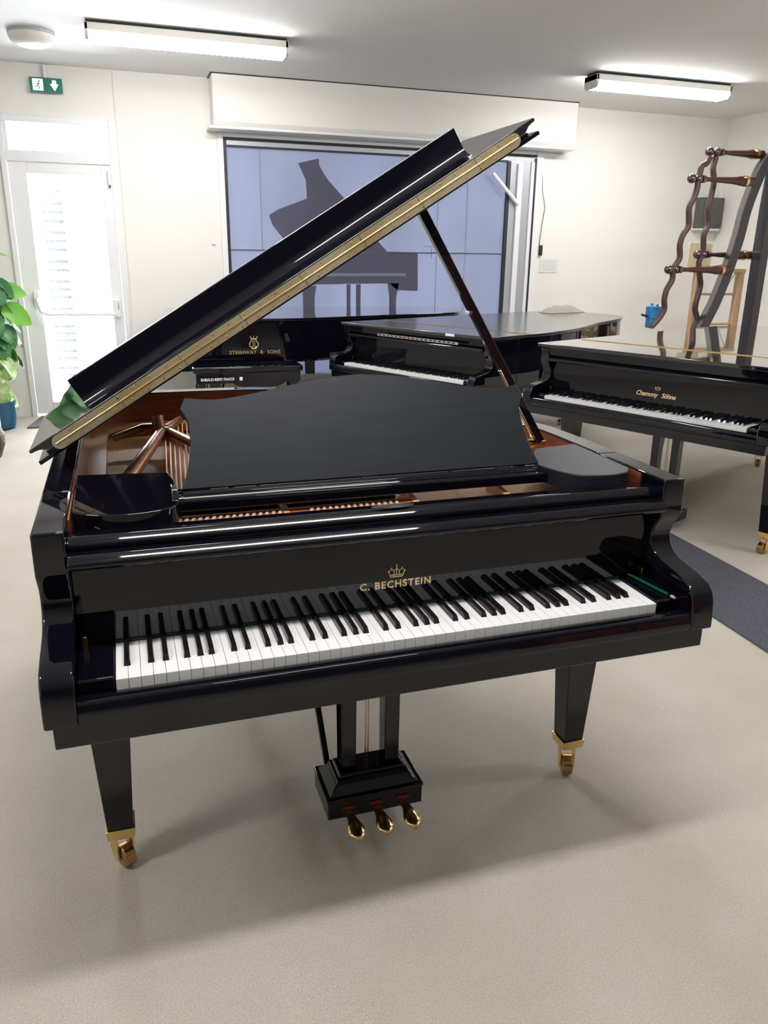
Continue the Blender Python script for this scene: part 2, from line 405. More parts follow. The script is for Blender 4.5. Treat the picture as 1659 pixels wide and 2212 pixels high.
# iron plate: front web, edge flange and struts
pl = MB().box(-.677, .677, .31, .52, .885, .912)
pl.box(-.677, .10, .206, .31, .890, .940).box(.10, .677, .206, .31, .890, .908)
pl.obj('string_plate', REDBR, R0, .003)
fl_o = offset(OUT, .062); fl_i = offset(OUT, .12)
mb = MB(); vs = []; sel = [i for i, p in enumerate(OUT) if p[1] > .5]
for i in sel:
    p, q = fl_o[i], fl_i[i]; vs += [(p[0], p[1], .875), (p[0], p[1], .888), (q[0], q[1], .893), (q[0], q[1], .875)]
fs = []
for i in range(len(sel)-1):
    for k in range(4): fs.append((i*4+k, i*4+(k+1) % 4, (i+1)*4+(k+1) % 4, (i+1)*4+k))
mb.add(vs, fs).obj('plate_flange', BRONZE, R0, smooth=SM)
def strut(a, b, r0=.018, r1=.014, za=.93, zb=.93, m=COPPER):
    return MB().tube([(a[0], a[1], za-.04), (a[0]+(b[0]-a[0])*.06, a[1]+(b[1]-a[1])*.06, za), (b[0], b[1], zb)], [r0, r0, r1], 14).obj('plate_strut', m, R0, smooth=SM)
strut((-.60, .50), (-.445, 1.30), .021, .017, .935, .93)
strut((-.425, 1.34), (-.22, .60), .014, .020, .93, .945)
strut((-.43, 1.33), (-.36, 1.62), .016, .012, .93, .91)
strut((-.05, .50), (-.02, 1.62), .015, .013, .94, .91)
strut((.22, .50), (.20, 1.40), .015, .013, .94, .91)
strut((.45, .50), (.42, 1.12), .015, .013, .94, .91)
jn = MB().ball((-.435, 1.325, .925), .034, sq=(1, 1, .6)); jn.tube([(-.445, 1.335, .90), (-.452, 1.35, .978)], [.026, .02], 16); jn.obj('strut_junction', COPPER, R0, smooth=SM)
MB().tube([(-.60, 1.36, .905), (-.50, 1.40, .925), (-.44, 1.36, .93)], [.012, .018, .020], 12).obj('plate_strut', COPPER, R0, smooth=SM)
MB().prism([(-.44, 1.60), (-.18, 1.66), (-.16, 1.63), (-.43, 1.56)], 2, .87, .90).obj('bass_bridge', SOUND, R0, .003)
for i in range(30):      # wound bass strings
    t = i/29; a = Vector((-.47+.33*t, .50, .925)); b = Vector((-.42+.46*t, 1.57+.03*t, .905))
    MB().tube([a, b], .0032-.0012*t, 6, False).obj('bass_string', STRING, R0, smooth=SM)
for i in range(44):
    t = i/43; x = -.12+.74*t; yb = 1.50-.62*t
    MB().tube([(x, .50, .918), (x+.03-.10*t, yb, .90)], .0009, 5, False).obj('treble_string', STEEL, R0)
# action seen in the gap behind the nameboard: damper blocks, pins, stays
PINM = MB().lathe([(.0030, 0), (.0030, .018)], (0, 0, 0), 8).mesh('tuning_pin', DKBRASS, SM)
for i in range(96):
    t = i/95
    o = bpy.data.objects.new('tuning_pin', PINM); o.location = (-.63+.72*t+(.02 if i % 3 else 0), .325+.009*(i % 3), .910); COL.objects.link(o); o.parent = R0
mbp = MB(); k = 0
for i in range(37):
    x = -.46+i*.0145
    mbp.box(x, x+.0118, .362, .376, .912, .938)
o = mbp.obj('damper_row', DARK, R0); tag(o, kind='stuff')
mbp = MB()
for i in range(46):
    if i in (8, 9, 10, 27, 28, 29, 30): continue
    x = -.63+i*.0150
    a = .008
    mbp.prism([(x, .268), (x+.0075, .268), (x+.0075+a, .306), (x+a, .306)], 2, .940, .9435)
o = mbp.obj('hammer_shank_row', SHANK, R0); tag(o, kind='stuff')
MB().box(-.665, .10, .308, .314, .905, .9445).obj('action_rail', COPPER, R0, .001)
MB().box(-.50, .08, .377, .383, .905, .943).obj('action_rail', BRONZE, R0, .001)
for x in (.105, .35, .60, -.215):
    MB().prism([(.235, .905), (.235, .935), (.36, .948), (.40, .948), (.40, .905)], 0, x-.008, x+.008).obj('action_bracket', SOUND, R0, .002)
MB().box(.10, .665, .30, .42, .913, .921).obj('action_cover', BRONZE, R0, .002)
# music shelf: side plates, base rail
for sgn in (-1, 1):
    P = [(.455, .255), (.47, .22), (.51, .198), (.56, .190), (.61, .197), (.65, .218), (.673, .245), (.675, .535), (.465, .505), (.455, .42)]
    if sgn > 0: P = [(.452, .330), (.470, .262), (.50, .215), (.545, .195), (.59, .192), (.64, .210), (.668, .245), (.676, .520), (.535, .495), (.50, .44)]
    P = [(p[0]*sgn, p[1]) for p in P]
    if sgn < 0:
        a = catmull(P[:7], 5) + P[7:]
    else:
        a = catmull(P[:7], 5) + P[7:]
    o = MB().prism(a, 2, .957, .999).obj('music_shelf_plate', BLACK if sgn < 0 else SATIN, R0, .003)
    o['label'] = 'glossy curved side plate' if sgn < 0 else 'matte curved side plate'
MB().prism([(.290, .962), (.290, .984), (.293, .988), (.318, .988), (.321, .994), (.345, .994), (.350, .988), (.385, .988), (.385, .962)], 0, -.455, .475).obj('music_shelf_rail', BLACK, R0, .0015)
for x in (-.36, .0, .36): MB().box(x-.02, x+.02, .338, .350, .9925, .9955).obj('desk_hinge', SILV, R0)
MB().box(-.468, -.456, .30, .345, .985, 1.012).obj('shelf_catch', SILV, R0, .001)
H = [(.457, 0), (.441, .042), (.429, .098), (.427, .150), (.434, .175), (.444, .192), (.431, .221)]
side = catmull(H[:6], 6) + [H[6]]
top = catmull([(.431, .221), (.36, .214), (.28, .224), (.20, .239), (.10, .258), (0.0, .266)], 6)
half = side + top[1:]
poly = half + [(-x, u) for x, u in half[-2::-1]]
ct, st = math.cos(math.radians(30)), math.sin(math.radians(30))
mb = MB(); n = len(poly); vs = []
for t in (0, .012):
    for x, u in poly: vs.append((x+.013, .350+u*st+t*ct, .996+u*ct-t*st))
mb.add(vs, [tuple(range(n)), tuple(range(2*n-1, n-1, -1))] + [(i, (i+1) % n, (i+1) % n+n, i+n) for i in range(n)]).obj('music_desk', SATIN, R0, .002)
for x in (-.25, .27): MB().tube([(x, .43, 1.10), (x, .50, .99)], .005, 8).obj('desk_support', BRASS, R0, smooth=SM)
MB().lathe([(0.0001, 0), (.030, .0), (.034, .0015), (.0001, .004)], (0, 0, 0), 24).obj('lock_plate', SILV, R0, smooth=SM)
o = bpy.data.objects[-1] if False else [c for c in R0.children if c.name.startswith('lock_plate')][0]
o.location = (.0, .165, .975); o.scale = (1.5, .42, 1)
# crown and name on the fallboard
mb = bars([((-.0145, .0), (.0145, .0)), ((-.0135, .0045), (.0135, .0045))], .1552, .1566, .0022)
cz = .812
for k_, (x, z) in enumerate(((-.018, .021), (-.009, .0255), (0, .028), (.009, .0255), (.018, .021))):
    pass
sg = [((-.0145, 0), (-.019, .013)), ((.0145, 0), (.019, .013)), ((-.019, .013), (-.013, .020)), ((.019, .013), (.013, .020)), ((-.013, .020), (-.006, .014)), ((.013, .020), (.006, .014)),
      ((-.006, .014), (-.007, .004)), ((.006, .014), (.007, .004)), ((-.006, .014), (0, .021)), ((.006, .014), (0, .021)), ((0, .004), (0, .021))]
mb2 = bars(sg, .1552, .1566, .0016); mb.add(mb2.v, mb2.f)
for x, z in ((-.013, .0215), (.013, .0215), (0, .0235), (-.0195, .014), (.0195, .014)): mb.ball((x, .1562, z), .0022, 8, 6)
mb.box(-.0006, .0006, .1552, .1566, .024, .031); mb.box(-.0025, .0025, .1552, .1566, .0275, .029)
mb.v = [(x+.009, y, z+.808) for x, y, z in mb.v]
mb.obj('crown_emblem', GOLD, R0)
text('C. BECHSTEIN', .0235, GOLD, 'fallboard_lettering', R0, front(.008, .1564, .782, 1.0), bold=.0007, space=1.2)
# ---- lid: main lid folded layers, hinge strip, apron
A = Vector((-.7535, .56, 1.0215)); th = math.radians(31.8)
LD = Vector((math.cos(th), 0, math.sin(th))); LN = Vector((-LD.z, 0, LD.x)); LL = 1.497
def lidpt(s, y, t): return (A.x+LD.x*s+LN.x*t, y, A.z+LD.z*s+LN.z*t)
def lid_layer(name, prof, ya, yb, m, bev=.0015):
    mb = MB(); n = len(prof); vs = [lidpt(s, ya, t) for s, t in prof] + [lidpt(s, yb, t) for s, t in prof]
    return mb.add(vs, [tuple(range(n)), tuple(range(2*n-1, n-1, -1))] + [(i, (i+1) % n, (i+1) % n+n, i+n) for i in range(n)]).obj(name, m, R0, bev)
low = [(0, .001), (.002, .0), (LL-.002, 0), (LL, .001), (LL+.002, .005), (LL, .009), (LL-.012, .010), (LL-.022, .0125), (LL-.030, .018), (LL-.036, .0212), (.036, .0212), (.030, .018), (.022, .0125), (.012, .010), (0, .009), (-.002, .005)]
# the main lid follows the curve of the case: polygon in (s, y) extruded along LN
lo2 = [(p[0]+XO+.010, p[1]) for p in offset(OUT, -.010)]
lp = [(LL, .56)] + [(min(max(s, .0), LL), y) for s, y in lo2 if y > .60] + [(0, .56)]
mb = MB(); n = len(lp)
vs = [lidpt(s, y, 0) for s, y in lp] + [lidpt(s, y, .010) for s, y in lp]
mb.add(vs, [tuple(range(n)), tuple(range(2*n-1, n-1, -1))] + [(i, (i+1) % n, (i+1) % n+n, i+n) for i in range(n)])
cxs = .70
def shr(s, y, d):
    return (s, y)
ins = offset([(LL, .56)] + [(min(max(s, .0), LL), y) for s, y in lo2 if y > .60] + [(0, .56)], .03)
ins = [(s, max(y, .56)) for s, y in ins]
vs = [lidpt(s, y, .0095) for s, y in ins] + [lidpt(s, y, .0212) for s, y in ins]
mb.add(vs, [tuple(range(n)), tuple(range(2*n-1, n-1, -1))] + [(i, (i+1) % n, (i+1) % n+n, i+n) for i in range(n)])
mb.obj('lid', LIDBLACK, R0, .002)
up = [(s, .0435-t) for s, t in low][::-1]
lid_layer('lid_flap', up, .56, 1.00, FLAPM)
ap = [(.655, .0432), (.655, .119), (.652, .121), (.639, .121), (.636, .119), (.636, .078)] + [(.600+.036*math.cos(a), .078-.0345*math.sin(a)) for a in [PI/2*i/8 for i in range(1, 9)]]
mb = MB(); n = len(ap)
mb.add([lidpt(.162, y, t) for y, t in ap] + [lidpt(1.326, y, t) for y, t in ap], [tuple(range(n)), tuple(range(2*n-1, n-1, -1))] + [(i, (i+1) % n, (i+1) % n+n, i+n) for i in range(n)])
mb.obj('flap_apron', LIDBLACK, R0, smooth=SM)
def capsule(s0, s1, t0, t1, k=8):
    r = (t1-t0)/2; c = (t0+t1)/2
    return [(s1-r+r*math.cos(a), c+r*math.sin(a)) for a in [(-PI/2+PI*i/k) for i in range(k+1)]] + [(s0+r+r*math.cos(a), c+r*math.sin(a)) for a in [(PI/2+PI*i/k) for i in range(k+1)]]
hs = lid_layer('lid_hinge', capsule(.052, LL-.055, .0045, .0395), .5578, .5602, HINGE, 0)
mb = MB().tube([lidpt(.06, .5575, .022), lidpt(LL-.062, .5575, .022)], .0024, 10); mb.obj('hinge_pin', BRASS, hs, smooth=SM)
mb = MB()
for i in range(1, 8):
    s = .06+i*.178
    for (ta, tb, ds) in ((.005, .0195, .005), (.0245, .039, 0)):
        a = [lidpt(s+ds, .5574, ta), lidpt(s+ds+.0012, .5574, ta), lidpt(s+ds+.0012, .5574, tb), lidpt(s+ds, .5574, tb)]
        mb.add(a+[(p[0], .5579, p[2]) for p in a], [(0, 1, 2, 3), (7, 6, 5, 4), (0, 4, 5, 1), (1, 5, 6, 2), (2, 6, 7, 3), (3, 7, 4, 0)])
mb.obj('hinge_joint', DARK, hs)
mb = MB()
for i in range(30):
    s = .085+i*.0455
    for t in (.011, .033): p = lidpt(s+(.02 if t > .02 else 0), .5574, t); mb.ball(p, .0021, 8, 5, (1, .4, 1))
mb.obj('hinge_screws', DKBRASS, hs, smooth=SM)
# prop stick with its shorter companion
def bar(a, b, w, d, m, name, bev=.002):
    a, b = Vector(a), Vector(b); t = (b-a).normalized(); u = Vector((0, 1, 0)); u = (u-t*u.dot(t)).normalized(); v = t.cross(u)
    mb = MB(); vs = []
    for p in (a, b):
        for sx, sy in ((-1, -1), (1, -1), (1, 1), (-1, 1)): vs.append(p+v*w*sx/2+u*d*sy/2)
    return mb.add(vs, [(0, 3, 2, 1), (4, 5, 6, 7), (0, 1, 5, 4), (1, 2, 6, 5), (2, 3, 7, 6), (3, 0, 4, 7)]).obj(name, m, R0, bev)
sb = Vector((.655, .685, .972)); stp = Vector((.222, .625, 1.623))
bar(sb, stp, .024, .022, BLACK, 'prop_stick')
m1 = sb+(stp-sb)*.02; m2 = sb+(stp-sb)*.36
bar(m1+Vector((-.018, -.012, -.006)), m2+Vector((-.012, -.012, -.008)), .007, .010, SILV, 'short_prop_stick')
c = sb+(stp-sb)*.60
MB().tube([c+Vector((-.013, -.014, 0)), c+Vector((-.013, .014, 0))], .005, 10).obj('stick_pin', SILV, R0, smooth=SM)
MB().tube([(.60, .70, .962), (.70, .70, .962)], .014, 14).obj('stick_bracket', BRASS, R0, .001)
MB().tube([(-.742, .60, .985), (-.752, .60, .955)], .003, 8).obj('hinge_hook', DARK, R0, smooth=SM)

# pencil on the right cheek block
pt = thing('pencil', 'green pencil with pink eraser lying right of the foreground keyboard', 'pencil', (.645, .085, .7415), math.radians(97))
MB().lathe([(.0036, -.07), (.0036, .055)], (0, 0, 0), 6, axis=0).obj('barrel', GREENP, pt)
MB().lathe([(.0038, -.080), (.0038, -.070)], (0, 0, 0), 12, axis=0).obj('ferrule', BRASS, pt)
MB().lathe([(.0033, -.092), (.0037, -.080)], (0, 0, 0), 12, axis=0).obj('eraser', PINK, pt)
MB().lathe([(.0034, .055), (.0012, .070), (.0003, .074)], (0, 0, 0), 6, axis=0).obj('tip', PINE, pt)

# ================================================================== other pianos
P3, o3, _ = piano('grand_piano', 'closed glossy black grand piano at the right edge, gold script on fallboard', (2.081, 2.174, 0), math.radians(-66.4), L=2.70, topmat=GLOSSTOP)
for wd_, xx in (('Chamony', -.035), ('S\u00f6hne', .098)): text(wd_, .036, GOLD, 'fallboard_lettering', P3, front(xx, .1562, .79, 1.0) @ Matrix(((1, .3, 0, 0), (0, 1, 0, 0), (0, 0, 1, 0), (0, 0, 0, 1))), bold=.0006, space=.92)
mb = bars([((-.012, 0), (.012, 0)), ((-.012, 0), (-.016, .014)), ((.012, 0), (.016, .014)), ((-.016, .014), (-.006, .008)), ((.016, .014), (.006, .008)), ((-.006, .008), (0, .018)), ((.006, .008), (0, .018))], .1552, .1566, .0022)
mb.v = [(x+.03, y, z+.83) for x, y, z in mb.v]; mb.obj('crown_emblem', GOLD, P3)
P2, o2, _ = piano('grand_piano', 'closed-lid black grand piano with bare keyboard, between the prop stick and the window', (1.321, 3.907, 0), math.radians(-65.5), L=2.80)
mb = MB()
mb.box(-.30, .50, .060, .064, .955, .972).obj('silver_trim', SILV, P2)
mb = MB()
for i in range(18): mb.box(-.285+i*.043, -.262+i*.043, .058, .0605, .959, .968)
mb.obj('trim_slots', DARK, P2)
MB().box(.36, .44, .0835, .086, 1.003, 1.02).obj('paper_tag', PAPER, P2)
P1, o1, _ = piano('grand_piano', 'long black concert grand along the window with gold lyre on its side', (-.22, 5.76, 0), math.radians(-90), L=2.85, topmat=GLOSSTOP)
# lyre emblem and name on the curved side (local +x face), built in world-like frame then parented
def side_mtx(y, z, s=1.0):   # local: text facing +x, reading towards +y
    return Matrix.Translation((XO+.0006, y, z)) @ Matrix.Rotation(PI/2, 4, 'Z') @ Matrix.Rotation(PI/2, 4, 'X') @ Matrix.Diagonal((s, 1, 1, 1))
for wd_, yy in (('STEINWAY', .595), ('&', .745), ('SONS', .845)): text(wd_, .040, GOLD, 'side_lettering', P1, side_mtx(yy, .748), bold=.0004, space=1.15)
mb = MB()
for s in (-1, 1):
    mb.tube([(XO+.001, .685+s*a, .795+b) for a, b in ((.008, .0), (.032, .012), (.036, .032), (.022, .055), (.018, .072), (.030, .085), (.022, .092))], .0042, 8)
for a in (-.009, 0, .009): mb.tube([(XO+.001, .685+a, .802), (XO+.001, .685+a, .868)], .0018, 6)
mb.tube([(XO+.001, .685-.022, .868), (XO+.001, .685+.022, .868)], .003, 6)
mb.tube([(XO+.001, .685-.02, .79), (XO+.001, .685+.02, .79)], .004, 6)
mb.tube([(XO+.001, .685, .868), (XO+.001, .685, .892)], .003, 6)
mb.obj('lyre_emblem', GOLD, P1, smooth=SM)
# bench in front of that piano
bn = thing('piano_bench', 'low black bench with white printed strip, before the concert grand', 'bench', (.36, 4.72, 0))
MB().box(-.42, .42, -.10, .20, .655, .70).obj('seat', BLACK, bn, .01)
MB().box(-.40, .40, -.09, .19, .575, .655).obj('apron', BLACK, bn, .004)
arc = [(-.30, .575), (-.10, .575), (.10, .575), (.16, .575)] 
MB().prism([(-.12, .575), (.30, .575)] + [(.09+.21*math.cos(a), .575-.055*math.sin(a)) for a in [PI*i/12 for i in range(13)]], 1, -.02, .02).obj('arched_brace', BLACK, bn)
for x in (-.36, .36):
    for y in (-.06, .16): MB().frustum((x-.018, x+.018, y-.018, y+.018), 0, (x-.025, x+.025, y-.025, y+.025), .576).obj('leg', BLACK, bn, .003)
text('BABIAUD-REMY PIANOS', .030, STICK, 'printed_strip', bn, front(-.24, -.0915, .598, .78), bold=.0006)
MB().box(-.075, -.052, -.0925, -.0905, .596, .622).obj('printed_square', STICK, bn)
cl = MB()
random.seed(3)
N = 16
vs = []; fs = []
for i in range(N+1):
    for j in range(8):
        x = -.24+.48*i/N; y = -.09+.18*j/7; e = min(1, 4*min(i, N-i)/N, 3*min(j, 7-j)/7*1.5)
        vs.append((x, y, .002+e*(.045+.02*random.random())))
for i in range(N):
    for j in range(7): fs.append((i*8+j, (i+1)*8+j, (i+1)*8+j+1, i*8+j+1))
cl.add(vs, fs); b0 = len(cl.v); cl.add([(-.24, -.09, 0), (.24, -.09, 0), (.24, .09, 0), (-.24, .09, 0)], [(0, 3, 2, 1)])
co = cl.obj('folded_cloth', CLOTH, smooth=math.radians(80)); co.location = (3.50, 5.42, 1.0235); co.rotation_euler = (0, 0, .3)
tag(co, 'grey-beige crumpled cloth lying on the tail of a closed piano', 'cloth')

# ================================================================== room
YW, XR, XL, YB, ZC = 6.75, 6.26, -4.2, -7.5, 3.05
struct('floor', MB().box(XL-.2, XR+.2, YB-.2, YW+.2, -.1, 0), CARPET, 'beige carpet floor under all the pianos', cat='floor')
struct('ceiling', MB().box(XL-.2, XR+.2, YB-.2, YW+.2, ZC, ZC+.1), CEIL, 'white painted ceiling holding the lamps', cat='ceiling')
# back wall with door opening x -1.40..-.45 z 0..2.64 ; window x .46..3.92 z .55..2.58
w = MB()
DX0, DX1, DZ = -1.42, -.455, 2.64
WX0, WX1, WZ0, WZ1 = .46, 3.90, .25, 2.62
w.box(XL-.2, DX0, YW, YW+.2, 0, ZC).box(DX0, DX1, YW, YW+.2, DZ, ZC).box(DX1, WX0, YW, YW+.2, 0, ZC)
w.box(WX0, WX1, YW, YW+.2, 0, WZ0).box(WX0, WX1, YW, YW+.2, WZ1, ZC).box(WX1, XR+.2, YW, YW+.2, 0, ZC)
struct('wall_back', w, WALL, 'white back wall with the glazed door and big window', cat='wall')
struct('wall_right', MB().box(XR, XR+.2, YB, YW, 0, ZC), WALL, 'white right wall beyond the curved frame', cat='wall')
struct('wall_left', MB().box(XL-.2, XL, YB, YW, 0, ZC), WALL, 'white left wall out of frame', cat='wall')
struct('wall_front', MB().box(XL-.2, XR+.2, YB-.2, YB, 0, ZC), WALLD, 'dark grey wall behind the camera', cat='wall')
struct('trim_1', MB().box(-.43, -.405, YW-.012, YW, 0, ZC), WALL, 'thin vertical joint strip between door and window', cat='trim')
struct('baseboard_back', MB().box(-.405, XR, YW-.012, YW, 0, .07), PVC, 'pale skirting at the foot of the back wall', cat='baseboard')
# door
d = thing('door_1', 'glazed white exit door with a transom light above it, at far left', 'door', (0, 0, 0)); d['kind'] = 'structure'
F = MB()
F.box(DX0, -1.375, YW-.03, YW+.12, 0, DZ).box(-.50, DX1, YW-.03, YW+.12, 0, DZ).box(-1.375, -.50, YW-.03, YW+.12, 2.585, DZ).box(-1.375, -.50, YW-.03, YW+.12, 2.27, 2.36)
F.obj('door_frame', PVC, d, .004)
Lf = MB(); gx0, gx1, gz0, gz1 = -1.225, -.60, .13, 2.175
Lf.box(-1.372, gx0, YW-.01, YW+.05, .02, 2.268).box(gx1, -.503, YW-.01, YW+.05, .02, 2.268).box(gx0, gx1, YW-.01, YW+.05, gz1, 2.268).box(gx0, gx1, YW-.01, YW+.05, .02, gz0)
Lf.obj('door_leaf', PVC, d, .004)
MB().box(gx0, gx1, YW+.015, YW+.02, gz0, gz1).obj('glass_pane', GLASS, d)
MB().box(-1.375, -.50, YW+.03, YW+.035, 2.36, 2.585).obj('transom_pane', GLASS, d)
T = MB(); T.box(-1.375, -1.345, YW-.02, YW+.06, 2.36, 2.585).box(-.53, -.50, YW-.02, YW+.06, 2.36, 2.585); T.obj('transom_frame', PVC, d)
pb = MB().tube([(-1.26, YW-.015, 1.12), (-1.255, YW-.07, 1.08), (-1.235, YW-.085, .985), (-1.18, YW-.09, .96), (-.58, YW-.09, .955), (-.56, YW-.02, .955)], .014, 10)
pb.obj('push_bar', PVC, d, smooth=SM)
MB().box(-1.285, -1.24, YW-.05, YW-.01, 1.02, 1.17).obj('bar_bracket', PVC, d, .005)
MB().box(-.60, -.53, YW-.085, YW-.01, .93, 1.09).obj('lock_case', PVC, d, .006)
MB().box(-.552, -.542, YW-.09, YW-.02, 1.00, 1.06).obj('lock_latch', GREYMET, d, .002)
for z in (2.10, .3): MB().tube([(-.53, YW-.03, z), (-.53, YW-.03, z+.12)], .012, 10).obj('door_hinge', PVC, d, smooth=SM)
MB().box(-.536, -.522, YW-.04, YW-.015, 2.08, 2.10).obj('hinge_cap', BLACKPL, d)
# shutter slats seen outside through the door glass
sh = d
q_ = .951
zs = [2.146, 2.07, 1.965, 1.885, 1.80, 1.695, 1.615, 1.535, 1.42, 1.34, 1.23, 1.155, 1.08, .965, .79, .72, .65, .54, .47, .37, .295, .20]
S = MB()
for z in zs: z = 1.5+(z-1.5)*q_; S.box(-1.145, -.967, 6.96, 6.966, z-.014, z+.014)
S.obj('louvre_slats', OUTW, sh)
for x in (-1.157, -.967): MB().box(x, x+.012, 6.95, 7.0, .02, 2.22).obj('louvre_stile', PVC, sh)
# window
wd = thing('window_1', 'wide window behind the pianos, covered by a blue-grey printed screen', 'window', (0, 0, 0)); wd['kind'] = 'structure'
F = MB()
F.box(WX0, .515, YW-.03, YW+.12, WZ0, WZ1).box(3.82, WX1, YW-.03, YW+.12, WZ0, WZ1).box(.515, 3.82, YW-.02, YW+.12, 2.56, WZ1).box(.515, 3.82, YW-.03, YW+.12, WZ0, .32)
F.obj('window_frame', PVC, wd, .004)
G = MB(); G.box(.515, 3.82, YW-.025, YW, 2.535, 2.56).box(.515, .545, YW-.012, YW+.02, .32, 2.535).box(3.49, 3.525, YW-.012, YW+.02, .32, 2.49).box(.545, 3.49, YW-.012, YW+.02, 2.478, 2.493).box(3.80, 3.82, YW-.035, YW+.02, .32, 2.53)
G.obj('gasket', GASKET, wd)
H_ = MB(); H_.box(.545, 3.80, YW-.02, YW+.02, 2.493, 2.535).box(3.525, 3.60, YW-.012, YW+.04, .32, 2.49).box(3.66, 3.76, YW-.012, YW+.04, .32, 2.49)
H_.obj('sliding_rail', GREYMET, wd, .003)
MB().box(3.60, 3.66, YW-.04, YW+.02, .32, 2.47).obj('sash_stile', PVC, wd, .004)
MB().box(3.76, 3.80, YW-.03, YW+.04, .32, 2.49).obj('sash_stile', PVC, wd, .004)
MB().box(.545, 3.80, YW+.055, YW+.06, .32, 2.53).obj('glass_pane', GLASS, wd)
MB().tube([(3.30, YW-.05, 2.36), (3.62, YW-.05, 2.06)], .02, 8).obj('stay_arm', PVC, wd, smooth=SM)
sc_ = thing('window_screen', 'blue-grey fabric screen printed with a grand piano silhouette, hanging in the window', 'screen', (0, 0, 0))
MB().box(.525, 3.515, YW+.022, YW+.026, .30, 2.50).obj('fabric', BLIND, sc_)
yp0, yp1 = YW+.0185, YW+.0215
LIDP = [(1.239, 2.368), (1.445, 2.42), (1.449, 2.356), (1.534, 2.231), (1.684, 2.084), (1.908, 1.822), (2.166, 1.563), (1.41, 1.545), (1.074, 1.67), (0.965, 1.8), (0.939, 1.886), (1.034, 1.943), (1.321, 2.05), (1.312, 2.222)]
flat(LIDP, yp0, yp1, 'printed_lid', PRINT, sc_)
flat([(1.095, 1.536), (2.508, 1.552), (2.519, 1.168), (2.291, 1.172), (2.197, 1.244), (1.393, 1.23), (1.257, 1.184), (1.086, 1.184)], yp0, yp1, 'printed_case', PRINT, sc_)
flat([(1.506, 1.34), (2.38, 1.346), (2.381, 1.317), (1.506, 1.312)], yp0-.003, yp0-.0005, 'printed_keys', PRINTL, sc_)
for q in ([(1.257, 1.2), (1.405, 1.22), (1.385, 1.10), (1.376, .32), (1.27, .32), (1.263, 1.1)], [(1.727, 1.231), (1.77, 1.231), (1.763, .5), (1.732, .5)], [(1.829, 1.231), (1.88, 1.232), (1.874, .5), (1.835, .5)], [(2.176, 1.244), (2.303, 1.245), (2.275, 1.1), (2.265, .32), (2.195, .32), (2.20, 1.1)]):
    flat(q, yp0, yp1, 'printed_leg', PRINT, sc_)
S = bars([((1.30, 1.86), (1.49, 2.13)), ((1.18, 1.62), (1.30, 1.86))], yp0-.003, yp0-.0005, .02); S.obj('printed_prop', PRINT, sc_)
S = bars([((.545, 1.555), (3.49, 1.555))], yp0-.004, yp0-.001, .012)
S.obj('fabric_seam', PRINT, sc_)
for xf in (.86, 2.72, 3.05): bars([((xf, .32), (xf, 2.47))], yp0-.004, yp0-.001, .005).obj('fabric_fold', PRINTL, sc_)
S = bars([((2.66, 1.60), (2.66, 1.50)), ((2.78, 1.66), (2.78, 1.50)), ((2.58, 1.62), (2.86, 1.62))], yp0-.005, yp0-.002, .006); S.obj('printed_mark', PRINT, sc_)
# roller shutter box
bx = MB().prism([(YW, 2.625), (YW-.235, 2.625), (YW-.26, 2.66), (YW-.26, 3.042), (YW, 3.042)], 0, .41, 4.13)
o = bx.obj('roller_shutter_box', WALL, None, .006); tag(o, 'long white roller shutter box above the window, below the ceiling', 'shutter box')
bl = MB().box(.37, 4.16, YW-.245, YW, 2.600, 2.6245)
o = bl.obj('shutter_box_ledge', PVC, None, .003); tag(o, 'thin white ledge along the underside of the roller shutter box', 'ledge')
mb = MB().box(.40, 4.14, YW-.262, YW, 3.0425, 3.0499)  # black strip paints the shade in the gap above the box
o = mb.obj('shadow_gap_strip', GASKET); tag(o, 'thin black strip painted as the shade between the shutter box and the ceiling', 'strip')

# ================================================================== lamps
def fixture(x0, y0, length, label, group, w=.20, rounded=False):
    f = thing('ceiling_light', label, 'ceiling light', (x0, y0, ZC), 0, group)
    MB().box(.01, length-.01, .02, w-.02, -.022, 0).obj('mounting_plate', GASKET, f)
    MB().box(0, length, 0, w, -.068, -.020).obj('housing', LAMPG, f, .004)
    # ribbed prismatic diffuser
    mb = MB(); n = 66; prof = [(.006, -.066), (.008, -.100), (.026, -.122), (w-.026, -.122), (w-.008, -.100), (w-.006, -.066)]
    vs = []
    for i in range(n+1):
        x = .02+(length-.04)*i/n; k = 1.0 if i % 2 else .93
        for (y, z) in prof: vs.append((x, w/2+(y-w/2)*k, -.06+(z+.06)*k))
    fs = []; m = len(prof)
    for i in range(n):
        for k in range(m-1): fs.append((i*m+k, i*m+k+1, (i+1)*m+k+1, (i+1)*m+k))
    fs += [tuple(range(m)), tuple(n*m+k for k in range(m-1, -1, -1))]
    mb.add(vs, fs).obj('diffuser', TUBE, f)
    for a, b in ((0, .022), (length-.022, length)):
        MB().prism([(.0, -.02), (w, -.02), (w, -.10), (w-.022, -.126), (.022, -.126), (0, -.10)], 0, a, b).obj('end_cap', LAMPG, f, .003)
    return f
fixture(-.61, 5.12, 1.435, 'long fluorescent ceiling light left of centre, nearest the exit sign', None)
fixture(3.52, 5.19, 1.42, 'long fluorescent ceiling light at right, above the curved frame', None)
i = 0
for (x, y) in ((-.65, -.46), (3.52, -.46), (-3.4, -.46), (-.62, 2.22), (3.42, 2.22)):
    fixture(x, y, 1.44, 'fluorescent ceiling light of the rows nearer the camera', 'ceiling lights of the nearer rows')
dm = thing('dome_lamp', 'round unlit white dome lamp on the ceiling at far left', 'lamp', (-.99, 5.65, ZC))
MB().lathe([(.165, 0), (.165, -.018), (.16, -.022)], (0, 0, 0), 40).obj('base_ring', GREYMET, dm, smooth=SM)
